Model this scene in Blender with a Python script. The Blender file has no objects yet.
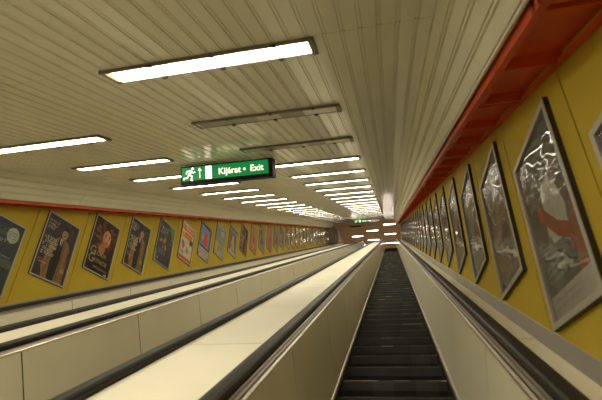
import bpy, math, random
from mathutils import Matrix, Vector
random.seed(7)
TH = 0.423889                      # slope of the escalators
CT, ST = math.cos(TH), math.sin(TH)
Z0 = 1.6                           # eye height used as the origin of the sloping frame
col = bpy.context.scene.collection
STEP_N = -1.38                     # nosing line, measured along the slope normal from the eye

def inc(x, s, n):                  # sloping frame (x across, s uphill, n normal) to world
    return Vector((x, s*CT - n*ST, s*ST + n*CT + Z0))

# ------------------------------------------------------------------ materials
MATS = {}
def mat(name, color, rough=.5, metal=0., coat=0., coat_rough=.05, spec=.5, noise=0., nscale=6., emit=None, estr=0., bump=0., bscale=20., stretch=None):
    m = bpy.data.materials.new(name); m.use_nodes = True
    nt = m.node_tree; b = nt.nodes['Principled BSDF']
    b.inputs['Base Color'].default_value = (*color, 1)
    b.inputs['Roughness'].default_value = rough
    b.inputs['Metallic'].default_value = metal
    b.inputs['Coat Weight'].default_value = coat
    b.inputs['Coat Roughness'].default_value = coat_rough
    b.inputs['Specular IOR Level'].default_value = spec
    if emit:
        b.inputs['Emission Color'].default_value = (*emit, 1)
        b.inputs['Emission Strength'].default_value = estr
    if noise or bump:
        tc = nt.nodes.new('ShaderNodeTexCoord'); mp = nt.nodes.new('ShaderNodeMapping')
        nt.links.new(tc.outputs['Object'], mp.inputs['Vector'])
        if stretch: mp.inputs['Scale'].default_value = stretch
    if noise:
        n = nt.nodes.new('ShaderNodeTexNoise'); n.inputs['Scale'].default_value = nscale; n.inputs['Detail'].default_value = 5
        nt.links.new(mp.outputs['Vector'], n.inputs['Vector'])
        r = nt.nodes.new('ShaderNodeMapRange')
        r.inputs['From Min'].default_value = .3; r.inputs['From Max'].default_value = .7
        r.inputs['To Min'].default_value = 1-noise; r.inputs['To Max'].default_value = 1+noise
        nt.links.new(n.outputs['Fac'], r.inputs['Value'])
        mx = nt.nodes.new('ShaderNodeVectorMath'); mx.operation = 'SCALE'
        mx.inputs[0].default_value = color
        nt.links.new(r.outputs['Result'], mx.inputs['Scale'])
        nt.links.new(mx.outputs['Vector'], b.inputs['Base Color'])
    if bump:
        n2 = nt.nodes.new('ShaderNodeTexNoise'); n2.inputs['Scale'].default_value = bscale; n2.inputs['Detail'].default_value = 2
        nt.links.new(mp.outputs['Vector'], n2.inputs['Vector'])
        bp = nt.nodes.new('ShaderNodeBump'); bp.inputs['Strength'].default_value = 1; bp.inputs['Distance'].default_value = bump
        nt.links.new(n2.outputs['Fac'], bp.inputs['Height'])
        nt.links.new(bp.outputs['Normal'], b.inputs['Normal' if not coat else 'Coat Normal'])
    MATS[name] = m
    return m

ceil_m = mat('ceiling_slats', (.80,.77,.61), .42, 0, coat=.6, coat_rough=.06, noise=.04, nscale=2.5, bump=.0022, bscale=4., stretch=(3,1,1))
band_m = mat('band_slats', (.76,.73,.57), .5, noise=.04, nscale=2.5)
gap_m = mat('dark_gap', (.012,.011,.01), .8)
yellow_m = mat('yellow_panel', (.48,.345,.036), .65, spec=.12, noise=.06, nscale=3)
red_m = mat('red_lacquer', (.62,.08,.016), .4, noise=.10, nscale=5)
cream_m = mat('cream_laminate', (.80,.75,.56), .35, noise=.035, nscale=1.6, coat=.3, coat_rough=.12)
deck_m = mat('cream_deck', (.88,.83,.66), .4, noise=.04, nscale=2)
steel_m = mat('brushed_trim', (.24,.20,.16), .36, .4, noise=.12, nscale=8, stretch=(1,.1,1))
bright_m = mat('polished_strip', (.62,.56,.46), .32, .8)
rubber_m = mat('black_rubber', (.014,.012,.010), .5, spec=.35)
skirt_m = mat('black_skirt', (.015,.014,.013), .5)
silver_m = mat('silver_frame', (.40,.37,.31), .45, .1)
fdark_m = mat('frame_shade_dark_fittings', (.05,.045,.04), .4, .5)  # painted shade of the poster frame sides; also the dark lamp fittings
lampbox_m = mat('lamp_housing', (.22,.19,.14), .5, .0)
greyrail_m = mat('grey_rail', (.30,.275,.24), .45, .1, noise=.08, nscale=4, stretch=(1,.2,1))
brown_m = mat('brown_boards', (.72,.56,.30), .4, noise=.12, nscale=1.2, stretch=(.3,3,1))
hallwall_m = mat('hall_plaster', (.5,.42,.28), .6, noise=.1, nscale=2)
floor_m = mat('hall_floor_stone', (.5,.45,.38), .35, noise=.15, nscale=4)
sign_m = mat('sign_black', (.012,.012,.011), .6, spec=.2)
green_m = mat('sign_green', (.0,.05,.015), .5, emit=(.0,.125,.028), estr=1.0)
white_e = mat('sign_white', (.7,.7,.6), .4, emit=(1,.92,.68), estr=.85)
LSTR = 11.0
lamp_m = mat('lit_diffuser', (.8,.8,.75), .5, emit=(1,.925,.72), estr=LSTR)
hall_lamp_m = mat('hall_lit_diffuser', (.8,.8,.8), .5, emit=(1,.86,.74), estr=12)

def off_diffuser():                # yellowed, patchy plastic of the two dead fittings
    m = mat('unlit_diffuser', (.4,.36,.27), .35)
    nt = m.node_tree; b = nt.nodes['Principled BSDF']
    tc = nt.nodes.new('ShaderNodeTexCoord'); sx = nt.nodes.new('ShaderNodeSeparateXYZ')
    nt.links.new(tc.outputs['Object'], sx.inputs[0])
    a = nt.nodes.new('ShaderNodeMath'); a.operation = 'MULTIPLY_ADD'; a.inputs[1].default_value = 5.2; a.inputs[2].default_value = .37
    nt.links.new(sx.outputs['X'], a.inputs[0])
    fl = nt.nodes.new('ShaderNodeMath'); fl.operation = 'FLOOR'; nt.links.new(a.outputs[0], fl.inputs[0])
    wn = nt.nodes.new('ShaderNodeTexWhiteNoise'); wn.noise_dimensions = '1D'; nt.links.new(fl.outputs[0], wn.inputs['W'])
    cr = nt.nodes.new('ShaderNodeValToRGB')
    cr.color_ramp.elements[0].color = (.20,.18,.14,1); cr.color_ramp.elements[1].color = (.85,.80,.64,1)
    nt.links.new(wn.outputs['Value'], cr.inputs['Fac']); nt.links.new(cr.outputs['Color'], b.inputs['Base Color'])
    return m
off_m = off_diffuser()

def step_material():               # cast cleats, some segments worn brighter than others
    m = mat('step_cleats', (.03,.028,.026), .5, 0)
    nt = m.node_tree; b = nt.nodes['Principled BSDF']
    tc = nt.nodes.new('ShaderNodeTexCoord'); oi = nt.nodes.new('ShaderNodeObjectInfo'); sx = nt.nodes.new('ShaderNodeSeparateXYZ')
    nt.links.new(tc.outputs['Object'], sx.inputs[0])
    a = nt.nodes.new('ShaderNodeMath'); a.operation = 'MULTIPLY'; a.inputs[1].default_value = 5
    nt.links.new(sx.outputs['X'], a.inputs[0])
    fl = nt.nodes.new('ShaderNodeMath'); fl.operation = 'FLOOR'; nt.links.new(a.outputs[0], fl.inputs[0])
    ad = nt.nodes.new('ShaderNodeMath'); ad.operation = 'MULTIPLY_ADD'; ad.inputs[1].default_value = 97.3
    nt.links.new(oi.outputs['Random'], ad.inputs[0]); nt.links.new(fl.outputs[0], ad.inputs[2])
    wn = nt.nodes.new('ShaderNodeTexWhiteNoise'); wn.noise_dimensions = '1D'; nt.links.new(ad.outputs[0], wn.inputs['W'])
    cr = nt.nodes.new('ShaderNodeValToRGB')
    e = cr.color_ramp.elements
    e[0].color = (.018,.017,.016,1); e[0].position = .0
    e[1].color = (.05,.047,.042,1); e[1].position = 1
    k = e.new(.6); k.color = (.022,.021,.019,1); k = e.new(.85); k.color = (.028,.026,.024,1)
    nt.links.new(wn.outputs['Value'], cr.inputs['Fac']); nt.links.new(cr.outputs['Color'], b.inputs['Base Color'])
    return m
step_m = step_material()
nose_m = step_m.copy(); nose_m.name = 'worn_nosing'
for nd in nose_m.node_tree.nodes:
    if nd.type == 'VALTORGB':
        for el, c in zip(nd.color_ramp.elements, (.10, .14, .22, .6)): el.color = (c, c*.93, c*.82, 1)
    if nd.type == 'MATH' and nd.operation == 'MULTIPLY': nd.inputs[1].default_value = 7

def pane_material():               # thin acrylic cover, slightly buckled, over each poster
    m = bpy.data.materials.new('clear_acrylic'); m.use_nodes = True
    nt = m.node_tree; nt.nodes.clear()
    out = nt.nodes.new('ShaderNodeOutputMaterial'); mix = nt.nodes.new('ShaderNodeMixShader')
    tr = nt.nodes.new('ShaderNodeBsdfTransparent'); gl = nt.nodes.new('ShaderNodeBsdfGlossy'); gl.inputs['Roughness'].default_value = .045
    tr.inputs['Color'].default_value = (.93,.93,.90,1)
    tc = nt.nodes.new('ShaderNodeTexCoord'); oi = nt.nodes.new('ShaderNodeObjectInfo')
    ad = nt.nodes.new('ShaderNodeVectorMath'); ad.operation = 'ADD'
    mu = nt.nodes.new('ShaderNodeMath'); mu.operation = 'MULTIPLY'; mu.inputs[1].default_value = 31
    nt.links.new(oi.outputs['Random'], mu.inputs[0])
    nt.links.new(tc.outputs['Object'], ad.inputs[0]); nt.links.new(mu.outputs[0], ad.inputs[1])
    n = nt.nodes.new('ShaderNodeTexNoise'); n.inputs['Scale'].default_value = 1.6; n.inputs['Detail'].default_value = 1.0; n.inputs['Distortion'].default_value = .25
    mp = nt.nodes.new('ShaderNodeMapping'); mp.inputs['Scale'].default_value = (1.6, 1, 5.0)
    nt.links.new(ad.outputs[0], mp.inputs['Vector']); nt.links.new(mp.outputs['Vector'], n.inputs['Vector'])
    bp = nt.nodes.new('ShaderNodeBump'); bp.inputs['Strength'].default_value = 1; bp.inputs['Distance'].default_value = .009
    nt.links.new(n.outputs['Fac'], bp.inputs['Height'])
    fr = nt.nodes.new('ShaderNodeFresnel'); fr.inputs['IOR'].default_value = 1.42
    nt.links.new(bp.outputs['Normal'], gl.inputs['Normal'])
    fm = nt.nodes.new('ShaderNodeMath'); fm.operation = 'MULTIPLY'; fm.inputs[1].default_value = .8
    nt.links.new(fr.outputs[0], fm.inputs[0]); nt.links.new(fm.outputs[0], mix.inputs[0]); nt.links.new(tr.outputs[0], mix.inputs[1]); nt.links.new(gl.outputs[0], mix.inputs[2])
    nt.links.new(mix.outputs[0], out.inputs['Surface'])
    return m
pane_m = pane_material()

INK = {}
def ink(c):
    c = tuple(round(min(v*1.3, .8), 3) for v in c)
    if c not in INK:
        INK[c] = mat('ink_%d' % len(INK), c, .55, noise=.12, nscale=14)
    return INK[c]

# ------------------------------------------------------------------ mesh helpers
class MB:
    def __init__(self): self.v = []; self.f = []; self.m = []; self.mats = []
    def mi(self, m):
        if m not in self.mats: self.mats.append(m)
        return self.mats.index(m)
    def face(self, pts, m):
        b = len(self.v); self.v += [tuple(p) for p in pts]; self.f.append(tuple(range(b, b+len(pts)))); self.m.append(self.mi(m))
    def raw(self, vs, fs, m):
        b = len(self.v); self.v += [tuple(p) for p in vs]; k = self.mi(m)
        for f in fs: self.f.append(tuple(i+b for i in f)); self.m.append(k)
    def box(self, x0, x1, y0, y1, z0, z1, m):
        vs = [(x, y, z) for x in (x0, x1) for y in (y0, y1) for z in (z0, z1)]
        self.raw(vs, [(0,1,3,2),(4,6,7,5),(0,4,5,1),(2,3,7,6),(0,2,6,4),(1,5,7,3)], m)
    def bevbox(self, x0, x1, y0, y1, z0, z1, c, m):      # chamfered along the x axis edges
        pr = [(y0+c,z0),(y1-c,z0),(y1,z0+c),(y1,z1-c),(y1-c,z1),(y0+c,z1),(y0,z1-c),(y0,z0+c)]
        self.prism([(x0, a, b) for a, b in pr], [(x1, a, b) for a, b in pr], m)
    def prism(self, A, B, m):
        n = len(A); vs = list(A)+list(B)
        fs = [tuple(range(n))[::-1], tuple(range(n, 2*n))]
        for i in range(n): j = (i+1) % n; fs.append((i, j, n+j, n+i))
        self.raw(vs, fs, m)
    def build(self, name, parent=None, loc=(0,0,0), rot=(0,0,0), smooth=False):
        me = bpy.data.meshes.new(name); me.from_pydata(self.v, [], self.f)
        for m in self.mats: me.materials.append(m)
        me.polygons.foreach_set('material_index', self.m)
        if smooth: me.polygons.foreach_set('use_smooth', [True]*len(self.f))
        me.update()
        import bmesh
        bm = bmesh.new(); bm.from_mesh(me); bmesh.ops.recalc_face_normals(bm, faces=bm.faces); bm.to_mesh(me); bm.free()
        o = bpy.data.objects.new(name, me); col.objects.link(o)
        o.location = loc; o.rotation_euler = rot
        if parent: o.parent = parent
        return o

def empty(name, loc, rot=(0,0,0)):
    o = bpy.data.objects.new(name, None); o.empty_display_size = .1; col.objects.link(o); o.location = loc; o.rotation_euler = rot
    return o
def tag(o, label=None, cat=None, group=None, kind=None):
    if label: o['label'] = label
    if cat: o['category'] = cat
    if group: o['group'] = group
    if kind: o['kind'] = kind
    return o
def child_copy(o, parent):
    c = o.copy(); col.objects.link(c); c.parent = parent
    return c
def copy_tree(o):
    c = o.copy(); col.objects.link(c)
    for ch in o.children:
        d = child_copy(ch, c)
        for g in ch.children: child_copy(g, d)
    return c

ORD = ['zeroth','first','second','third','fourth','fifth','sixth','seventh','eighth','ninth','tenth','eleventh','twelfth','thirteenth','fourteenth','fifteenth','sixteenth','seventeenth','eighteenth','nineteenth','twentieth',
       'twenty-first','twenty-second','twenty-third','twenty-fourth','twenty-fifth','twenty-sixth','twenty-seventh','twenty-eighth','twenty-ninth','thirtieth','thirty-first','thirty-second']

# path of the escalator: straight slope, then an arc over to the level landing.  t = length, m = height above nosing line
T0, RAD = 39.6, 2.0
def pth(t):
    if t <= T0: return t, 0., 0.
    a = min((t-T0)/RAD, TH)
    s = T0 + RAD*math.sin(a); n = -RAD*(1-math.cos(a))
    ex = t - T0 - RAD*TH
    if ex > 0: s += ex*math.cos(TH); n -= ex*math.sin(TH)
    return s, n, -a
def pt(u, t, m):
    s, n, a = pth(t)
    return (u, s - m*math.sin(a), n + m*math.cos(a))
def sweep(mb, prof, t0, t1, m, closed=True, caps=True):
    ts = [t0] + [T0 + RAD*TH*i/6 for i in range(7) if t0 < T0 + RAD*TH*i/6 < t1] + [t1]
    n = len(prof); vs = []
    for t in ts: vs += [pt(u, t, h) for u, h in prof]
    fs = []
    for k in range(len(ts)-1):
        for i in range(n if closed else n-1):
            j = (i+1) % n; a = k*n; fs.append((a+i, a+j, a+n+j, a+n+i))
    if closed and caps: fs += [tuple(range(n))[::-1], tuple((len(ts)-1)*n + i for i in range(n))]
    mb.raw(vs, fs, m)

SEAM0, SEAM = 2.53, 1.375
TB, TE = -6.0, 42.6
def pieces():
    k = -6; out = []
    while True:
        a = SEAM0 + SEAM*k; b = a + SEAM; k += 1
        if b <= TB: continue
        if a >= TE: break
        out.append((max(a, TB)+.006, min(b, TE)-.006))
    return out
PIECES = pieces()

# ------------------------------------------------------------------ escalators
NRIB = 60
def step_mesh():
    mb = MB(); hw = .478
    mb.box(-hw, hw, .004, .385, -.03, -.006, step_m)          # tread plate
    prof = [(.004,-.03),(.010,-.09),(.026,-.14),(.05,-.178),(.06,-.178),(.036,-.14),(.020,-.09),(.014,-.03)]
    mb.prism([(-hw,a,b) for a,b in prof], [(hw,a,b) for a,b in prof], step_m)   # curved riser
    w = 2*hw/NRIB
    for i in range(NRIB):
        x = -hw + w*i + w*.22; x2 = x + w*.56
        mb.box(x, x2, .006, .385, -.006, 0, step_m)
        r = [(0,-.028),(.004,-.09),(.020,-.14),(.044,-.176),(.05,-.178),(.026,-.14),(.010,-.09),(.006,-.028)]
        mb.prism([(x,a,b) for a,b in r], [(x2,a,b) for a,b in r], step_m)
    return mb
def nosing_mesh():
    mb = MB(); hw = .478; w = 2*hw/NRIB
    for i in range(NRIB):
        x = -hw + w*i + w*.2; x2 = x + w*.6
        mb.box(x, x2, -.002, .007, -.010, .001, nose_m)
    return mb

def escalator(xc, label, real_steps):
    root = empty('escalator', inc(xc, 0, STEP_N), (TH, 0, 0))
    tag(root, label, 'escalator', 'parallel escalators in the tunnel')
    for sg in (1, -1):
        P = lambda pr: [(sg*u, h) for u, h in pr]
        mb = MB()
        for a, b in PIECES: sweep(mb, P([(.505,.05),(.540,.738),(.543,.738),(.508,.05)]), a, b, cream_m)
        sweep(mb, P([(.509,.05),(.544,.736),(.550,.736),(.515,.05)]), TB, TE, gap_m)
        mb.build('balustrade_panel', root)
        mb = MB()
        sweep(mb, P([(.484,-.20),(.484,.024),(.500,.024),(.500,-.20)]), TB, TE, skirt_m)
        sk = mb.build('skirt', root)
        mb = MB()
        sweep(mb, P([(.493,.024),(.493,.047),(.517,.050),(.517,.024)]), TB, TE, bright_m)
        mb.build('edge_strip', sk)
        mb = MB()
        sweep(mb, P([(.538,.738),(.539,.750),(.551,.756),(.556,.752),(.556,.738)]), TB, TE, bright_m)
        sweep(mb, P([(.556,.738),(.556,.744),(.561,.744),(.561,.738)]), TB, TE, gap_m)
        sweep(mb, P([(.561,.738),(.561,.758),(.572,.764),(.576,.757),(.580,.766),(.590,.770),(.590,.738)]), TB, TE, steel_m)
        mb.build('handrail_trim', root)
        mb = MB()                                              # handrail guide, then rubber band folded over it
        sweep(mb, P([(.600,.738),(.600,.785),(.666,.785),(.666,.738)]), TB, TE, gap_m)
        hp = [(.592,.776),(.590,.790),(.594,.803),(.606,.811),(.633,.815),(.660,.811),(.672,.803),(.676,.790),(.674,.776),(.664,.774),(.664,.786),(.602,.786),(.602,.774)]
        sweep(mb, P(hp), TB, TE, rubber_m)
        # rounded return at the upper newel
        mb2 = MB(); R = .13; rings = 9; n = len(hp); vs = []
        for k in range(rings):
            a = math.pi*k/(rings-1)
            s, nn, ang = pth(TE)
            for u, h in hp:
                hh = h - .80 + R; y = math.sin(a)*hh; z = .80 - R + math.cos(a)*hh
                vs.append((sg*u, s + y*math.cos(ang) - z*math.sin(ang), nn + y*math.sin(ang) + z*math.cos(ang)))
        fs = [(k*n+i, k*n+(i+1)%n, (k+1)*n+(i+1)%n, (k+1)*n+i) for k in range(rings-1) for i in range(n)]
        mb.raw(vs, fs, rubber_m)
        mb.build('handrail', root, smooth=False)
    if real_steps:
        sm = step_mesh(); st = sm.build('step', root, (0, 3.802-5*.42, 0), (-TH, 0, 0))
        no = nosing_mesh().build('nosing', st)
        for k in range(-4, 86):
            c = child_copy(st, root); c.location = (0, 3.802 + .42*k, 0)
            child_copy(no, c)
    else:
        mb = MB()
        for k in range(-4, 86):
            s0 = 3.802 + .42*k
            x0, x1 = -.478, .478
            a = (s0, 0.); b = (s0+.383*CT, -.383*ST)
            mb.face([(x0,a[0],0),(x1,a[0],0),(x1,b[0],b[1]),(x0,b[0],b[1])], step_m)
            mb.face([(x0,b[0],b[1]),(x1,b[0],b[1]),(x1,s0+.42,0),(x0,s0+.42,0)], step_m)
        tag(mb.build('step_band', root), kind='stuff')
    mb = MB(); sweep(mb, [(-.478,-.03),(-.478,0),(.478,0),(.478,-.03)], 40.0, 43.2, steel_m)
    mb.build('landing_plate', root)
    return root

XA, XB, XC = -.09, -1.99, -3.90
escalator(XA, 'nearest escalator with dark ribbed steps rising beside the right poster wall', True)
escalator(XB, 'middle escalator of three between the two cream decks', False)
escalator(XC, 'farthest escalator, running next to the left poster wall', False)

def deck(x0, x1, label):
    xm = (x0+x1)/2; o_ = inc(xm, 0, STEP_N); mb = MB(); h = (x1-x0)/2
    for a, b in PIECES: sweep(mb, [(-h,.763),(-h,.768),(h,.768),(h,.763)], a, b, deck_m)
    sweep(mb, [(-h+.002,.70),(-h+.002,.762),(h-.002,.762),(h-.002,.70)], TB, TE, gap_m)
    o = mb.build('escalator_deck', None, o_, (TH, 0, 0))
    tag(o, label, 'deck')
deck(XA-.678, XB+.678, 'wide cream deck between the nearest and the middle escalator')
deck(XB-.678, XC+.678, 'cream deck strip between the middle and the farthest escalator')
deck(XA+.678, .705, 'narrow cream deck strip along the foot of the right wall')
deck(-4.69, XC-.678, 'narrow cream deck strip along the foot of the left wall')

# ------------------------------------------------------------------ tunnel walls
WR, WL = .78, -4.76
def tunnel_wall(name, X, sign, seams, s_end):
    # vertical panels with vertical seams; each panel is cut off along the slope at bottom and top
    mb = MB(); nb, ntp = -.70, .80
    th = .03
    def edge(h, n):                # point of a vertical line h at slope-normal n
        return h*math.tan(TH) + n/CT
    hs = [-3.5] + seams
    for a, b in zip(hs[:-1], hs[1:]):
        a += .006; b -= .006
        A = [(X, a, edge(a, nb)), (X, b, edge(b, nb)), (X, b, edge(b, ntp)), (X, a, edge(a, ntp))]
        B = [(X+sign*th, y, z) for _, y, z in A]
        mb.prism(A, B, yellow_m)
    # last panel with a rounded shoulder
    a = hs[-1]+.006; b = s_end; R = 1.8
    top = []
    for i in range(9):
        ang = math.pi/2*i/8
        top.append((b - R + R*math.sin(ang), edge(b-R, ntp) + (R*math.tan(TH) if 0 else 0) - R*.95*(1-math.cos(ang)) + R*math.sin(ang)*math.tan(TH)))
    A = [(X, a, edge(a, nb)), (X, b, edge(b, nb))] + [(X, y, z) for y, z in top[::-1]] + [(X, a, edge(a, ntp))]
    mb.prism(A, [(X+sign*th, y, z) for _, y, z in A], yellow_m)
    # dark lining behind the seams
    e = hs[-1]
    A = [(X+sign*(th+.002), -3.5, edge(-3.5, nb)), (X+sign*(th+.002), e, edge(e, nb)), (X+sign*(th+.002), e, edge(e, ntp)), (X+sign*(th+.002), -3.5, edge(-3.5, ntp))]
    mb.prism(A, [(x+sign*.03, y, z) for x, y, z in A], gap_m)
    return tag(mb.build(name, None, (0, 0, Z0)), kind='structure')
PL, PR = .922, .925
seamsL = [4.365 + PL*k for k in range(-8, 28)]
seamsR = [1.595 + PR*k for k in range(-5, 31)]
tunnel_wall('wall_left', WL, -1, seamsL, 36.0)
tunnel_wall('wall_right', WR, 1, seamsR, 31.6)

def strip(name, prof, s0, s1, m, cap=True):
    mb = MB()
    mb.prism([(x, s0, n) for x, n in prof], [(x, s1, n) for x, n in prof], m)
    return mb
# grey metal ledges at the foot of both walls
for i, (sg, X) in enumerate(((1, WR), (-1, WL))):
    pr = [(X-sg*.075,-.625),(X-sg*.072,-.612),(X-sg*.004,-.572),(X,-.568),(X,-.64),(X-sg*.07,-.64)]
    mb = strip('', [(x, n) for x, n in pr], -6, 36, greyrail_m)
    tag(mb.build('trim_%d' % (i+1), None, (0,0,Z0), (TH,0,0)), kind='structure')

# red coffered strips along the top of both walls
def coffer(name, X, sg):
    mb = MB(); xi = X - sg*.272; xo = X - sg*.004
    lo, hi, top = .668, .69, .722
    s0, s1 = -5.6, 32.9
    def bx(xa, xb, ya, yb, za, zb): mb.box(min(xa,xb), max(xa,xb), ya, yb, za, zb, red_m)
    bx(xi, xi+sg*.030, s0, s1, lo, top)            # inner rail
    bx(xo, xo-sg*.022, s0, s1, lo, hi)             # wall rail
    bx(xi, xo, s0, s1, top, top+.01)               # back of the trays
    s = 1.965 - 1.09*7; k = 0
    while s < s1:
        bx(xi, xo, s-.011, s+.011, lo+.001, top); bx(xi+sg*.03, xi+sg*.05, s+.011, s+.495, lo+.004, lo+.012)                                      # single bar
        bx(xi, xo, s+.545-.040, s+.545-.020, lo+.001, top); bx(xi, xo, s+.545+.020, s+.545+.04, lo+.001, top)   # tray joint
        s += 1.09; k += 1
    return tag(mb.build(name, None, (0,0,Z0), (TH,0,0)), kind='structure')
coffer('trim_3', WR, 1)
coffer('trim_4', WL, -1)

# ------------------------------------------------------------------ tunnel ceiling of pressed slats
def ceiling():
    mb = MB(); XR, XLb = .28, -4.26
    p = .0885
    def prof_flat(dx):
        pts = []; x = XR
        while x > XLb + .02:
            e = max(x-p, XLb)
            pts += [(x+dx,1.0),(x-.064+dx,1.0),(x-.065+dx,1.007),(x-.070+dx,1.007),(x-.071+dx,1.002),(x-.080+dx,1.002),(x-.081+dx,1.007),(x-.0865+dx,1.007)]
            pts += [(x-.0875+dx, 1.0)]
            x -= p
        return pts
    def band(sg, x0, x1, dx):
        N = 4; out = []; L = math.hypot(x1-x0, .30); dxn = (x1-x0)/L; dn = -.30/L
        nx, nn = -dn*(1 if sg > 0 else -1), abs(dxn)
        nx = sg*abs(dn); 
        for i in range(N):
            a = L*i/N + .006; b = L*(i+1)/N - .006
            for l, d in ((a-.005,.012),(a,0),(b-.016,0),(b-.015,.010),(b-.010,.010),(b-.009,.001),(b,0),(b+.005,.012)):
                out.append((x0 + dxn*l + nx*d + dx, 1.0 + dn*l + nn*d))
        return out
    s = 2.03 - 3.44*3
    k = 0
    while s < 32.9:
        a = max(s, -6)+.0012; b = min(s+3.44, 33)-.0012
        if b > a:
            dx = random.uniform(-.004, .004); dn = random.uniform(0, .003)
            left = band(-1, XLb, -4.465, 0)
            right = band(1, XR, .485, 0)
            pts = right[::-1] + prof_flat(dx) + left
            pts = [(x, n+dn) for x, n in pts]
            n = len(pts); vs = [(x, a, q) for x, q in pts] + [(x, b, q) for x, q in pts]
            fs = [(i, i+1, n+i+1, n+i) for i in range(n-1)]; q = len(left)
            mb.raw(vs, fs[q:-q], ceil_m); mb.raw(vs, fs[:q]+fs[-q:], band_m)
        s += 3.44; k += 1
    # sheet metal backing that closes the joints
    back = [(.56,.73),(.34,1.03),(-4.32,1.03),(-4.54,.73),(-4.56,.75),(-4.33,1.05),(.35,1.05),(.58,.75)]
    mb.prism([(x, -6, n) for x, n in back], [(x, 33, n) for x, n in back], gap_m)
    return tag(mb.build('ceiling', None, (0,0,Z0), (TH,0,0)), kind='structure')
ceiling()

# ------------------------------------------------------------------ ceiling lights
def lamp_parts(root, dm, dead=False, L=1.2, W=.18):
    mb = MB(); h = L/2; w = W/2
    # tray: flared rim
    mb.prism([(-h,-w,0),(h,-w,0),(h,w,0),(-h,w,0)], [(-h+.02,-w+.012,-.008),(h-.02,-w+.012,-.008),(h-.02,w-.012,-.008),(-h+.02,w-.012,-.008)], lampbox_m)
    mb.box(-h-.006, h+.006, -w-.002, -w+.012, -.019, 0, lampbox_m)
    mb.box(h-.022, h+.004, -w, w, -.019, 0, lampbox_m)
    mb.box(-h-.004, -h+.008, -w, w, -.014, 0, lampbox_m)
    mb.box(-h, h, w-.008, w, -.012, 0, lampbox_m)
    hs = mb.build('housing', root)
    mb = MB(); n = 6
    A = []; B = []
    for i in range(n+1):
        a = math.pi*i/n; y = -math.cos(a)*(w-.018); z = -.008 - min(1, 3*math.sin(a))*.006
        A.append((-h+.05, y, z)); B.append((h-.03, y, z))
    mb.prism(A, B, dm)
    mb.prism([(-h+.01,-w+.03,-.008),(-h+.05,-w+.018,-.008),(-h+.05,w-.018,-.008),(-h+.01,w-.03,-.008)],
             [(-h+.04,-w+.04,-.018),(-h+.05,-w+.03,-.021),(-h+.05,w-.03,-.021),(-h+.04,w-.04,-.018)], cream_m if dead else MATS['lamp_end'])
    mb.build('diffuser', root)
    mb = MB()
    for x in (-.3, .06, .40):
        mb = MB(); mb.box(x-.012, x+.012, w-.034, w+.002, -.024, -.008, fdark_m); mb.build('clip', root)
        mb = MB(); mb.box(x-.010, x+.010, -w-.002, -w+.022, -.020, -.008, fdark_m); mb.build('clip', root)
mat('lamp_end', (.75,.66,.45), .4, emit=(1,.72,.36), estr=.9)
LS, LP = 2.12, 1.128
XRR, XLL = -.905, -2.975
proto = empty('ceiling_light', inc(XRR, LS, 1.0), (TH,0,0)); lamp_parts(proto, lamp_m)
dead = empty('ceiling_light', inc(XRR, LS+LP, 1.0), (TH,0,0)); lamp_parts(dead, off_m, True)
tag(proto, 'large lit ceiling light nearest the viewer, first in the right row', 'ceiling light', 'ceiling lights of the right row')
tag(dead, 'dead ceiling light with patchy cover, between the nearest lit one and another dead one', 'ceiling light', 'ceiling lights of the right row')
nr = nl = 0
for k in range(-6, 26):
    for row, X in (('right', XRR), ('left', XLL)):
        if row == 'right' and k in (0, 1): continue
        o = copy_tree(dead if (row == 'right' and k == 2) else proto)
        o.location = inc(X, LS + LP*k, 1.0)
        if k < 0 or (row == 'left' and k == 0):
            lab = 'lit ceiling light of the %s row, out of the photo behind the viewer' % row
        elif row == 'right' and k == 2:
            lab = 'dead dark ceiling light above the right end of the large exit sign'
        elif row == 'right':
            lab = '%s lit ceiling light beyond the two dead ones in the right row' % ORD[k-2]
        else:
            lab = '%s lit ceiling light from the left edge in the left row' % ORD[k]
        tag(o, lab, 'ceiling light', 'ceiling lights of the %s row' % row)

# ------------------------------------------------------------------ lettering
def text_mesh(body, size, m, parent, name, loc, rot=(0,0,0), offset=0., extrude=.001, align='LEFT', spacing=1.0, shear=0.):
    cu = bpy.data.curves.new(name, 'FONT'); cu.body = body; cu.size = size; cu.offset = offset; cu.extrude = extrude
    cu.align_x = align; cu.space_character = spacing; cu.shear = shear; cu.resolution_u = 3
    t = bpy.data.objects.new(name, cu); col.objects.link(t)
    me = bpy.data.meshes.new_from_object(t.evaluated_get(bpy.context.evaluated_depsgraph_get()))
    bpy.data.objects.remove(t); me.materials.clear(); me.materials.append(m)
    o = bpy.data.objects.new(name, me); col.objects.link(o); o.location = loc; o.rotation_euler = rot
    if parent: o.parent = parent
    return o

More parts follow.
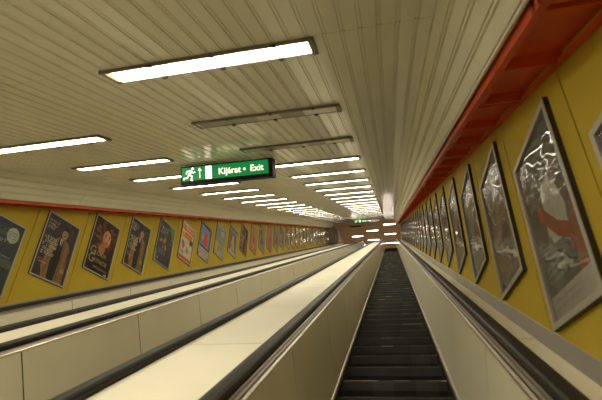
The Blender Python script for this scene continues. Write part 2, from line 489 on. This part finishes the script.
# ------------------------------------------------------------------ exit signs, front towards -y in the sloping frame
def exit_sign(xc, s, ntop, W, H, D, label):
    root = empty('exit_sign', inc(xc, s, ntop), (TH,0,0)); tag(root, label, 'exit sign', 'green exit signs under the ceiling')
    h = W/2; mb = MB()
    mb.box(-h, h, .006, D, -H, 0, sign_m)
    for a in ((-h,h,-.016*H/.23,0),(-h,h,-H,-H+.044*H/.23)): mb.box(a[0], a[1], 0, .006, a[2], a[3], sign_m)
    mb.box(-h, -h+.014, 0, .006, -H, 0, sign_m); mb.box(h-.05, h, 0, .006, -H, 0, sign_m)
    mb.build('housing', root)
    g0, g1 = -H+.044*H/.23, -.016*H/.23; gh = g1-g0; cz = (g0+g1)/2
    mb = MB(); mb.box(-h+.014, h-.05, .002, .006, g0, g1, green_m); mb.build('face_panel', root)
    k = gh/.18*1.1
    def P(pts, ox): return [(ox + a*k, -.001, cz + b*k) for a, b in pts]
    def poly(mb, pts, ox):
        A = P(pts, ox); mb.prism(A, [(x, .002, z) for x, _, z in A], white_e)
    def limb(mb, pts, w, ox):
        for (a, b), (c, d) in zip(pts[:-1], pts[1:]):
            L = math.hypot(c-a, d-b); px, pz = -(d-b)/L*w/2, (c-a)/L*w/2
            poly(mb, [(a+px,b+pz),(c+px,d+pz),(c-px,d-pz),(a-px,b-pz)], ox)
            poly(mb, [(c+w/2*math.cos(q*math.pi/4), d+w/2*math.sin(q*math.pi/4)) for q in range(8)], ox)
    ox = -h+.014+.105*k; mb = MB()
    poly(mb, [(.038+.017*math.cos(q*math.pi/5), .062+.017*math.sin(q*math.pi/5)) for q in range(10)], ox)
    limb(mb, [(.018,.040),(-.012,-.008)], .030, ox)
    limb(mb, [(.016,.040),(-.032,.036),(-.048,.006)], .013, ox)
    limb(mb, [(.022,.036),(.042,.012),(.064,.020)], .013, ox)
    limb(mb, [(-.010,-.006),(.026,-.028),(.014,-.074),(.030,-.078)], .016, ox)
    limb(mb, [(-.014,-.008),(-.034,-.044),(-.076,-.046),(-.080,-.060)], .016, ox)
    mb.build('running_figure', root)
    ox = -h+.014+.232*k; mb = MB()
    limb(mb, [(0,-.06),(0,.055)], .009, ox); limb(mb, [(-.018,.03),(0,.06),(.018,.03)], .009, ox)
    mb.build('arrow', root)
    ox = -h+.014+.345*k; mb = MB(); poly(mb, [(-.040,-.078),(.040,-.078),(.040,.078),(-.040,.078)], ox); mb.build('doorway_symbol', root)
    text_mesh('Kijárat', .105*k, white_e, root, 'lettering', (-h+.014+.468*k, -.0005, cz-.036*k), (math.pi/2,0,0), offset=.0022, align='LEFT')
    text_mesh('•', .12*k, white_e, root, 'lettering', (-h+.014+.772*k, -.0005, cz-.044*k), (math.pi/2,0,0), offset=.002)
    text_mesh('Exit', .105*k, white_e, root, 'lettering', (-h+.014+.862*k, -.0005, cz-.036*k), (math.pi/2,0,0), offset=.0022)
exit_sign(-1.873, 4.78, .972, 1.165, .225, .15, 'large green exit sign with black frame hanging close on the ceiling')
exit_sign(-1.80, 28.3, .995, 1.0, .23, .14, 'small far green exit sign under the upper end of the ceiling')

# ------------------------------------------------------------------ posters
PW, PH = .655, .945
def glyphs(rng, x, y, w, hgt, c, out, depth=0):       # a line of unreadable small lettering
    cx = x
    while cx < x + w - hgt*.5:
        lw = hgt*rng.uniform(.45,.75); t = rng.randrange(4); b = hgt*.2
        if rng.random() < .12: cx += hgt*.5; continue
        if t == 0: out.append(([(cx,y),(cx+b,y),(cx+b,y+hgt),(cx,y+hgt)], c)); out.append(([(cx,y),(cx+lw,y),(cx+lw,y+b),(cx,y+b)], c))
        elif t == 1: out.append(([(cx,y),(cx+b,y),(cx+lw,y+hgt),(cx+lw-b,y+hgt)], c)); out.append(([(cx,y+hgt-b),(cx+lw,y+hgt-b),(cx+lw,y+hgt),(cx,y+hgt)], c))
        elif t == 2: out.append(([(cx,y),(cx+b,y),(cx+b,y+hgt),(cx,y+hgt)], c)); out.append(([(cx+lw-b,y),(cx+lw,y),(cx+lw,y+hgt),(cx+lw-b,y+hgt)], c))
        else: out.append(([(cx,y),(cx+lw,y),(cx+lw,y+hgt*.3),(cx,y+hgt*.3)], c)); out.append(([(cx,y+hgt*.6),(cx+lw,y+hgt*.6),(cx+lw,y+hgt),(cx,y+hgt)], c))
        cx += lw + hgt*.16
def ell(cx, cy, rx, ry, n=20, rot=0, rag=0, rng=None):
    pts = []
    for i in range(n):
        a = 2*math.pi*i/n; r = 1 + (rng.uniform(-rag, rag) if rng else 0)
        x, y = rx*r*math.cos(a), ry*r*math.sin(a)
        pts.append((cx + x*math.cos(rot) - y*math.sin(rot), cy + x*math.sin(rot) + y*math.cos(rot)))
    return pts
def rect(a, b, c, d): return [(a,c),(b,c),(b,d),(a,d)]
# coordinates 0..1 across and 0..1.44 up; each entry (polygon, colour), later ones lie on top
def art_man(r):
    s = [(rect(0,1,0,1.44), (.045,.042,.055))]
    s += [(ell(.75,.9,.3,.5,16), (.065,.055,.06))]
    coat, coat2, dk, sk = (.30,.165,.075), (.20,.10,.045), (.030,.028,.035), (.46,.29,.17)
    s += [([(.30,0),(.95,0),(.93,.45),(.90,.80),(.84,.95),(.72,1.02),(.50,1.02),(.40,.94),(.33,.85),(.26,.6),(.20,.25)], coat)]
    s += [([(.46,0),(.66,0),(.70,.5),(.66,1.0),(.52,1.0),(.44,.72),(.42,.35)], dk)]
    s += [([(.70,0),(.74,0),(.76,.6),(.72,.96),(.69,.95),(.72,.5)], coat2), ([(.88,.1),(.92,.1),(.90,.75),(.86,.8)], coat2), ([(.30,.1),(.34,.08),(.38,.75),(.35,.82)], coat2)]
    s += [([(.56,.84),(.62,.84),(.635,1.0),(.545,1.0)], (.55,.48,.38)), ([(.58,.62),(.61,.62),(.605,.97),(.585,.97)], (.02,.02,.03))]
    s += [(ell(.64,1.14,.095,.135), sk), ([(.54,1.15),(.555,1.27),(.64,1.31),(.73,1.27),(.745,1.14),(.715,1.21),(.62,1.235),(.56,1.2)], (.02,.016,.015))]
    s += [([(.60,1.09),(.69,1.09),(.68,1.11),(.61,1.11)], (.03,.02,.02)), (rect(.585,.625,1.155,1.17), (.04,.03,.03)), (rect(.66,.70,1.155,1.17), (.04,.03,.03)), ([(.635,1.11),(.66,1.11),(.65,1.16)], (.32,.19,.11))]
    s += [(ell(.86,.30,.05,.06), sk)]
    W = (.62,.54,.40)
    for y, w in ((1.27,.34),(1.18,.30),(1.10,.24)): glyphs(r, .07, y, w, .055, (.50,.36,.27), s)
    for y, x, w in ((.86,.06,.40),(.77,.12,.40),(.68,.06,.46),(.59,.10,.32),(.50,.08,.40)): glyphs(r, x, y, w, .068, W, s)
    s += [([(.06,.37),(.14,.40),(.22,.36),(.30,.40),(.30,.37),(.22,.33),(.14,.37),(.07,.34)], (.55,.05,.03))]
    glyphs(r, .08, .30, .26, .03, W, s)
    return s
def art_singer(r):
    s = [(rect(0,1,0,1.44), (.05,.028,.02))]
    for i in range(80):
        a = r.uniform(0, 6.28); q = r.uniform(.18,.46)
        c = r.choice([(.17,.07,.035),(.13,.05,.03),(.21,.09,.045),(.08,.035,.02)])
        s.append((ell(.53+q*.85*math.cos(a), 1.0+q*.8*math.sin(a), r.uniform(.02,.045), r.uniform(.08,.17), 10, a+1.2), c))
    s = [(([(min(max(x,.01),.99), min(max(y,.35),1.43)) for x, y in p]), c) for p, c in s]
    s.insert(0, (rect(0,1,0,1.44), (.05,.028,.02)))
    s += [(ell(.60,.98,.17,.235,22,.15), (.52,.25,.12)), (ell(.66,1.02,.10,.17,16,.15), (.62,.33,.17)), (ell(.50,.66,.14,.14,14), (.42,.19,.09))]
    s += [(ell(.54,1.03,.035,.014,10), (.03,.015,.01)), (ell(.69,1.05,.035,.014,10), (.03,.015,.01)), (ell(.62,.87,.06,.022,12,.1), (.42,.05,.04)), ([(.60,.93),(.65,.93),(.63,1.03)], (.40,.18,.09)), (ell(.54,1.075,.045,.009,10,.15),(.06,.03,.02)), (ell(.70,1.09,.045,.009,10,-.05),(.06,.03,.02))]
    s += [([(0,0),(1,0),(1,.42),(.7,.5),(.4,.46),(0,.60)], (.022,.016,.018))]
    s += [(rect(.83,.93,.03,.06), (.6,.6,.55))]
    return s
def art_disc(r):
    s = [(rect(0,1,0,1.44), (.055,.065,.085))]
    for i in range(16): s.append((ell(r.uniform(.1,.9), r.uniform(.2,1.2), r.uniform(.1,.25), r.uniform(.03,.1), 12), r.choice([(.04,.045,.06),(.09,.10,.12),(.13,.13,.13),(.05,.06,.10)])))
    s = [([(min(max(x,.0),1), y) for x, y in p], c) for p, c in s]
    s += [(ell(.80,1.20,.15,.165,24), (.42,.45,.38))]
    for y in (1.24,1.18,1.12): glyphs(r, .70, y, .2, .028, (.12,.14,.16), s)
    glyphs(r, .50, .72, .42, .035, (.35,.36,.36), s); glyphs(r, .45, 1.0, .25, .06, (.5,.48,.42), s)
    return s
def art_food(r):
    s = [(rect(0,1,0,1.44), (.085,.075,.10)), ([(.62,1.44),(1,1.44),(1,.88),(.90,1.02),(.84,1.22)], (.13,.30,.05)), ([(0,0),(.14,0),(.10,.3),(0,.42)], (.16,.32,.05))]
    for i in range(26): s.append((ell(.55+r.gauss(0,.17), .78+r.gauss(0,.10), r.uniform(.03,.075), r.uniform(.03,.06), 10), r.choice([(.40,.20,.06),(.12,.08,.05),(.30,.05,.03),(.18,.24,.06),(.45,.34,.18)])))
    for y, w in ((1.22,.5),(1.12,.55),(1.02,.45)): glyphs(r, .10, y, w, .06, (.42,.37,.45), s)
    for y in (.45,.38,.31): glyphs(r, .14, y, .5, .032, (.42,.40,.45), s)
    s += [([(.16,.10),(.24,.10),(.20,.2)], (.35,.55,.12))]
    return s
def art_offer(r):
    s = [(rect(0,1,0,1.44), (.62,.55,.42)), (rect(.04,.96,1.14,1.36), (.66,.17,.06)), (rect(.0,.86,.86,1.04), (.70,.42,.04)), (rect(.30,.86,.88,1.08), (.60,.11,.03)), (rect(.72,.98,.72,.92), (.10,.05,.05)), (rect(0,1,.04,.16), (.62,.10,.05))]
    glyphs(r, .10, 1.2, .8, .10, (.75,.62,.45), s); glyphs(r, .36, .93, .44, .08, (.75,.62,.20), s)
    s += [(ell(.28,.55,.10,.14,8), (.62,.09,.25)), (ell(.20,.66,.07,.07,10), (.20,.15,.45)), (ell(.62,.42,.13,.10,14), (.28,.33,.20)), (ell(.60,.5,.06,.08,14), (.45,.25,.10)), (ell(.25,.30,.16,.07), (.35,.36,.30))]
    return s
def art_blue(r):
    s = [(rect(0,1,0,1.44), (.52,.48,.42)), (rect(0,1,.42,1.44), (.06,.045,.12)), (rect(.08,.92,.50,1.34), (.20,.29,.48)), ([(.30,.60),(.72,.56),(.80,.78),(.64,.92),(.70,1.10),(.52,1.16),(.44,.98),(.30,.84)], (.62,.09,.03)), ([(.2,.78),(.34,.74),(.38,1.0),(.28,1.02)], (.60,.50,.18)), (ell(.60,1.2,.07,.08), (.50,.28,.15)), (rect(.04,.12,.04,.12), (.07,.05,.08)), (rect(.84,.92,.04,.12), (.07,.05,.08))]
    glyphs(r, .15, .28, .7, .05, (.25,.22,.25), s); glyphs(r, .15, .18, .6, .04, (.25,.22,.25), s)
    return s
def art_teal(r):
    s = [(rect(0,1,0,1.44), (.42,.42,.36)), (rect(.05,.95,.6,1.36), (.22,.27,.27)), (ell(.72,1.12,.18,.14,16), (.45,.43,.34)), ([(.1,.2),(.3,.15),(.36,.5),(.22,.66),(.08,.5)], (.58,.47,.05)), ([(.36,.2),(.56,.25),(.5,.55),(.38,.6)], (.55,.15,.06)), (ell(.7,.42,.16,.16,12), (.20,.34,.36))]
    for y in (1.26,.9,.8,.7): glyphs(r, .12, y, .7, .05, (.46,.45,.38), s)
    return s
def art_bust(r):
    return [(rect(0,1,0,1.44), (.50,.45,.36)), (rect(.05,.95,.18,1.38), (.17,.145,.11)), ([(.25,.2),(.82,.2),(.75,.6),(.60,.78),(.45,.78),(.30,.6)], (.50,.36,.25)), (ell(.52,.82,.13,.17,16), (.55,.42,.31)), (ell(.25,.42,.14,.14,12), (.45,.15,.08)), (rect(.12,.88,1.1,1.2), (.33,.30,.24))]
def art_pink(r):
    s = [(rect(0,1,0,1.44), (.46,.22,.15))]
    for i in range(9):
        cx, cy = r.uniform(.2,.8), r.uniform(.25,1.2); s.append((ell(cx, cy, r.uniform(.08,.18), r.uniform(.08,.2), 12), r.choice([(.52,.12,.08),(.52,.38,.28),(.30,.13,.10),(.55,.28,.2)])))
    glyphs(r, .12, 1.26, .7, .08, (.6,.5,.4), s); return s
def art_grey(r):
    t = r.uniform(.16,.34); s = [(rect(0,1,0,1.44), (t, t*.92, t*.82)), (rect(.0,1,.0,.26), (.40,.37,.32))]
    for i in range(7):
        q = r.uniform(.08,.36); s.append((ell(r.uniform(.22,.78), r.uniform(.42,1.18), r.uniform(.06,.2), r.uniform(.06,.22), 12), (q, q*r.uniform(.75,.95), q*r.uniform(.55,.9))))
    glyphs(r, .12, 1.24, .7, .07, (.45,.42,.36), s); glyphs(r, .12, .12, .7, .05, (.15,.14,.13), s); return s
def art_swirl(r):      # nearest big one on the right: pale cone, red ribbon, white foot band
    s = [(rect(0,1,0,1.44), (.115,.11,.095)), (rect(0,1,0,.20), (.42,.40,.36))]
    s += [([(.30,.55),(.74,.50),(.80,.70),(.66,1.06),(.40,1.04)], (.38,.36,.32)), ([(.16,.20),(.40,.22),(.44,.42),(.36,.62),(.20,.55)], (.17,.165,.145))]
    s += [([(.90,.30),(.80,.24),(.72,.45),(.50,.56),(.30,.74),(.22,.86),(.30,.92),(.42,.80),(.58,.66),(.80,.55)], (.24,.075,.045)), (ell(.27,.85,.07,.08,10), (.36,.09,.05))]
    s += [([(.62,.98),(.78,.90),(.86,1.2),(.72,1.30)], (.17,.13,.11)), ([(.74,.2),(.9,.2),(.94,.8),(.84,.6)], (.26,.10,.07))]
    for i, (y, w) in enumerate(((.40,.50),(.34,.44),(.28,.46))): glyphs(r, .08, y, w, .028, (.40,.39,.35), s)
    for y in (.13,.07): glyphs(r, .08, y, .6, .022, (.25,.24,.22), s)
    return s
def art_bronze(r):
    s = [(rect(0,1,0,1.44), (.17,.13,.10)), (rect(0,1,0,.18), (.22,.19,.15)), (ell(.5,.72,.3,.42,18), (.25,.17,.12)), (ell(.45,.9,.14,.2,14), (.33,.24,.17)), (ell(.6,.5,.2,.16,14), (.10,.07,.06))]
    glyphs(r, .1, .09, .75, .05, (.35,.31,.25), s); return s
def art_pastel(r):
    s = [(rect(0,1,0,1.44), (.22,.22,.17)), (ell(.4,.85,.25,.3,14), (.30,.33,.24)), (ell(.6,.5,.22,.2,12), (.36,.20,.13)), (ell(.35,.42,.16,.14,12), (.18,.24,.26)), (ell(.55,1.1,.16,.12,12), (.36,.32,.14))]
    glyphs(r, .1, .12, .75, .07, (.42,.40,.33), s); return s

ARTS = dict(man=art_man, singer=art_singer, disc=art_disc, food=art_food, offer=art_offer, blue=art_blue, teal=art_teal, bust=art_bust, pink=art_pink, grey=art_grey, swirl=art_swirl, bronze=art_bronze, pastel=art_pastel)
FR = .020; FRS = dict(left=.020, right=.029)      # frame width
def frame_mesh(FR):
    mb = MB(); h = PW/2; D = .019 if FR < .025 else .026
    for x0, x1, z0, z1 in ((-h,-h+FR,0,PH),(h-FR,h,0,PH),(-h+FR,h-FR,0,FR),(-h+FR,h-FR,PH-FR,PH)):
        mb.box(x0, x1, -D, -.002, z0, z1, silver_m)
    e = .004                                    # thin dark strips: shade on the frame sides, put into colour
    for x0, x1, z0, z1 in ((-h-e,-h,-e,PH+e),(h,h+e,-e,PH+e),(-h,h,-e,0),(-h,h,PH,PH+e)):
        mb.box(x0, x1, -D+.003, 0, z0, z1, fdark_m)
    return mb
frame_data = {}; pane_data = {}; cache = {}
def poster(X, side, hc, zc, kind, label, seed):
    FR = FRS[side]
    rz = math.pi/2 if side == 'left' else -math.pi/2
    root = empty('framed_poster', (X, hc, zc - PH/2 + Z0), (0, 0, rz))
    tag(root, label, 'poster', 'framed posters on the %s wall' % side)
    if side not in frame_data:
        frame_data[side] = frame_mesh(FR).build('frame', root)
        mb = MB(); q = PW/2-FR+.001; mb.face([(-q,-.017,FR-.001),(q,-.017,FR-.001),(q,-.017,PH-FR+.001),(-q,-.017,PH-FR+.001)], pane_m)
        pane_data[side] = mb.build('clear_cover', root)
    else:
        child_copy(frame_data[side], root); child_copy(pane_data[side], root)
    key = (side, kind, seed)
    if key in cache: pr = child_copy(cache[key], root)
    else:
        r = random.Random(seed); shapes = ARTS[kind](r)
        iw, ih = PW-2*FR, PH-2*FR; mb = MB(); y = -.003
        for i, (p, c) in enumerate(shapes):
            yy = -.004 - .00004*i
            mb.face([(-iw/2 + a*iw, yy, FR + b/1.44*ih) for a, b in p], ink(c))
        mb.box(-iw/2, iw/2, -.0035, 0, FR, FR+ih, ink((.3,.28,.24)))
        pr = mb.build('print', root)
        cache[key] = pr
        if kind == 'singer':
            gold = mat('gold_lettering', (.55,.42,.20), .5)
            for body, sz, x, z in (('G', .20, -.27, .285), ('LORIA', .105, -.145, .300), ('G', .20, -.27, .155), ('AYNOR', .105, -.145, .175), ('Greatest Hits'[:0] or 'EST LE GYEMANT'[:0], .04, 0, 0)):
                if body: text_mesh(body, sz, gold, pr, 'lettering', (x, -.0095, z), (math.pi/2,0,0), offset=.001, extrude=.0005)
            q = []; glyphs(r, .32, .10, .6, .055, (.55,.42,.2), q); mbq = MB()
            for p, c in q: mbq.face([(-iw/2 + a*iw, -.0095, FR + b/1.44*ih) for a, b in p], gold)
            mbq.build('lettering', pr)
    return root

TT = math.tan(TH)
LK = ['disc','man','singer','man','food','offer','blue','teal','bust','man','pink','grey','pink','grey']
LD = {-1:'dark blue poster with a pale round badge, cut by the left edge of the photo',
 0:'large poster of a man in a tan coat, left of the portrait with curly hair',
 1:'dark poster with a curly haired portrait over big gold letters',
 2:'poster of a man in a tan coat, right of the portrait with curly hair',
 3:'dark violet poster with green corners and heaped food',
 4:'white poster with orange and yellow blocks on the left wall',
 5:'poster with a blue picture of a red figure above a white foot',
 6:'grey teal poster with a yellow blot, right of the blue and red one',
 7:'pale bordered poster with a light bust on brown ground',
 8:'small dark poster of a man in tan coat, ninth on the left wall',
 9:'reddish pink poster, nearest of the two pink ones on the left wall',
 11:'reddish pink poster, farther of the two pink ones on the left wall'}
for k in range(-1, 28):
    kind = LK[k+1] if k+1 < len(LK) else 'grey'
    hc = 4.85 + PL*k
    lab = LD.get(k, 'narrow looking grey poster, %s from the photo edge on the left wall' % ORD[k+2])
    poster(WL+.001, 'left', hc, hc*TT + .093, kind, lab, 1 if kind in ('man',) else 100+k)
RK = {-1:'bronze',0:'swirl',1:'bronze',2:'pastel',3:'bronze'}
RD = {-1:'dark framed poster cut off by the right edge of the photo',
 0:'largest poster with a pale cone and red ribbon on the right wall',
 1:'brown poster with wavy glare, next beyond the red ribbon poster',
 2:'pastel coloured poster, second beyond the red ribbon poster',
 3:'plain brown poster, third beyond the red ribbon poster'}
for k in range(-1, 30):
    kind = RK.get(k, 'grey'); hc = 2.075 + PR*k
    lab = RD.get(k, 'slim looking grey framed poster, %s beyond the red ribbon one' % ORD[k])
    poster(WR-.001, 'right', hc, hc*TT + .025, kind, lab, 300+k)

# ------------------------------------------------------------------ upper hall
HZ = 18.9; LZ = 15.25        # ceiling and floor heights above the eye
mb = MB(); h = 29.8; i = 0
while h < 58:                # brown boards with open joints
    mb.box(-5.35, 1.15, h+.008, h+.592, HZ, HZ+.03, brown_m); h += .6
mb.box(-5.35, 1.15, 29.8, 58, HZ+.05, HZ+.06, gap_m)
tag(mb.build('ceiling_hall', None, (0,0,Z0)), kind='structure')
mb = MB(); mb.box(-5.35, -5.2, 28, 58, 8, HZ, hallwall_m); tag(mb.build('wall_hall_left', None, (0,0,Z0)), kind='structure')
mb = MB(); mb.box(1.0, 1.15, 28, 58, 8, HZ, hallwall_m); tag(mb.build('wall_hall_right', None, (0,0,Z0)), kind='structure')
mb = MB(); mb.box(-5.2, 1.0, 58, 58.15, LZ-.2, HZ, hallwall_m); tag(mb.build('wall_hall_back', None, (0,0,Z0)), kind='structure')
mb = MB(); mb.box(-5.2, 1.0, 39.9, 58, LZ-.15, LZ-.02, floor_m); tag(mb.build('floor', None, (0,0,Z0)), kind='structure')
# fascia closing the step from the tunnel ceiling up to the hall ceiling
mb = MB(); zc = 33*ST + 1.0*CT; hcx = 33*CT - 1.0*ST + .16
mb.box(-5.2, 1.0, hcx-.12, hcx-.02, zc+.04, HZ, hallwall_m); tag(mb.build('wall_hall_front', None, (0,0,Z0)), kind='structure')

def hall_lamp(x, h, label, lit):
    root = empty('hall_light', (x, h, HZ+Z0)); tag(root, label, 'ceiling light', 'lights on the brown hall ceiling')
    mb = MB(); mb.box(-.62,.62,-.14,.14,-.05,0, lampbox_m); mb.build('housing', root)
    mb = MB(); A = [(-.57,-.08,-.05),(.57,-.08,-.05),(.57,.08,-.05),(-.57,.08,-.05)]
    mb.prism(A, [(-.56,-.07,-.06),(.56,-.07,-.06),(.56,.07,-.06),(-.56,.07,-.06)], hall_lamp_m if lit else fdark_m); mb.build('diffuser', root)
for x, h, lab, lit in ((-.07,39.7,'upper hall light at the right, topmost beside the red strip end',True),
  (-.07,42.1,'hall light at the right, middle of its column of three',True),
  (-.07,44.5,'lowest hall light at the right, right above the escalator top',True),
  (-1.6,38.6,'hall light half hidden behind the small far exit sign',True),
  (-1.85,40.95,'central hall light on the brown ceiling, below the small exit sign',True),
  (-1.9,43.35,'lowest central hall light, just above the deck ends',True),
  (-3.5,39.7,'unlit dark hall light at the left, above a lit one',False),
  (-3.5,42.15,'leftmost lit hall light on the brown ceiling',True),
  (-3.5,44.55,'hall light low at the left, behind the far handrails',True),
  (-1.9,45.8,'hall light farther back along the middle of the brown ceiling',True),
  (-.07,46.9,'hall light farther back along the right of the brown ceiling',True),
  (-3.5,46.95,'hall light farther back along the left of the brown ceiling',True)):
    hall_lamp(x, h, lab, lit)

# dark pilaster where the left wall meets the hall
mb = MB(); mb.box(-5.2, -4.74, 36.1, 36.9, 8, 15.6, sign_m); tag(mb.build('trim_5', None, (0,0,Z0)), kind='structure')

# ------------------------------------------------------------------ camera, world, view
M = [[0.976402534383447, 0.20546055876783273, -0.06651352975437395], [-0.08343706938791269, 0.07482546089055864, -0.993699857026492], [-0.1991892223528489, 0.9758007528144871, 0.0902027965483437]]
def dirw(v): return Vector((v[0], v[1]*CT - v[2]*ST, v[1]*ST + v[2]*CT))
cx = dirw(M[0]); cy = -dirw(M[1]); cz = -dirw(M[2])
cam = bpy.data.objects.new('camera', bpy.data.cameras.new('camera')); col.objects.link(cam)
R = Matrix((cx, cy, cz)).transposed().to_4x4(); R.translation = Vector((0, 0, Z0)); cam.matrix_world = R
cam.data.sensor_width = 36; cam.data.lens = 426.84/602*36; cam.data.clip_start = .02; cam.data.clip_end = 200
cam.data.dof.use_dof = True; cam.data.dof.focus_distance = 9.0; cam.data.dof.aperture_fstop = 2.8
sc = bpy.context.scene; sc.camera = cam
w = bpy.data.worlds.new('world'); sc.world = w; w.use_nodes = True
w.node_tree.nodes['Background'].inputs[0].default_value = (.9,.75,.5,1); w.node_tree.nodes['Background'].inputs[1].default_value = .06
sc.view_settings.view_transform = 'Standard'; sc.view_settings.look = 'None'; sc.view_settings.gamma = 1; sc.view_settings.exposure = .7
sc.view_settings.use_curve_mapping = False
sc.cycles.use_denoising = True
sc.cycles.max_bounces = 10; sc.cycles.diffuse_bounces = 8; sc.cycles.transparent_max_bounces = 8; sc.cycles.sample_clamp_indirect = 8
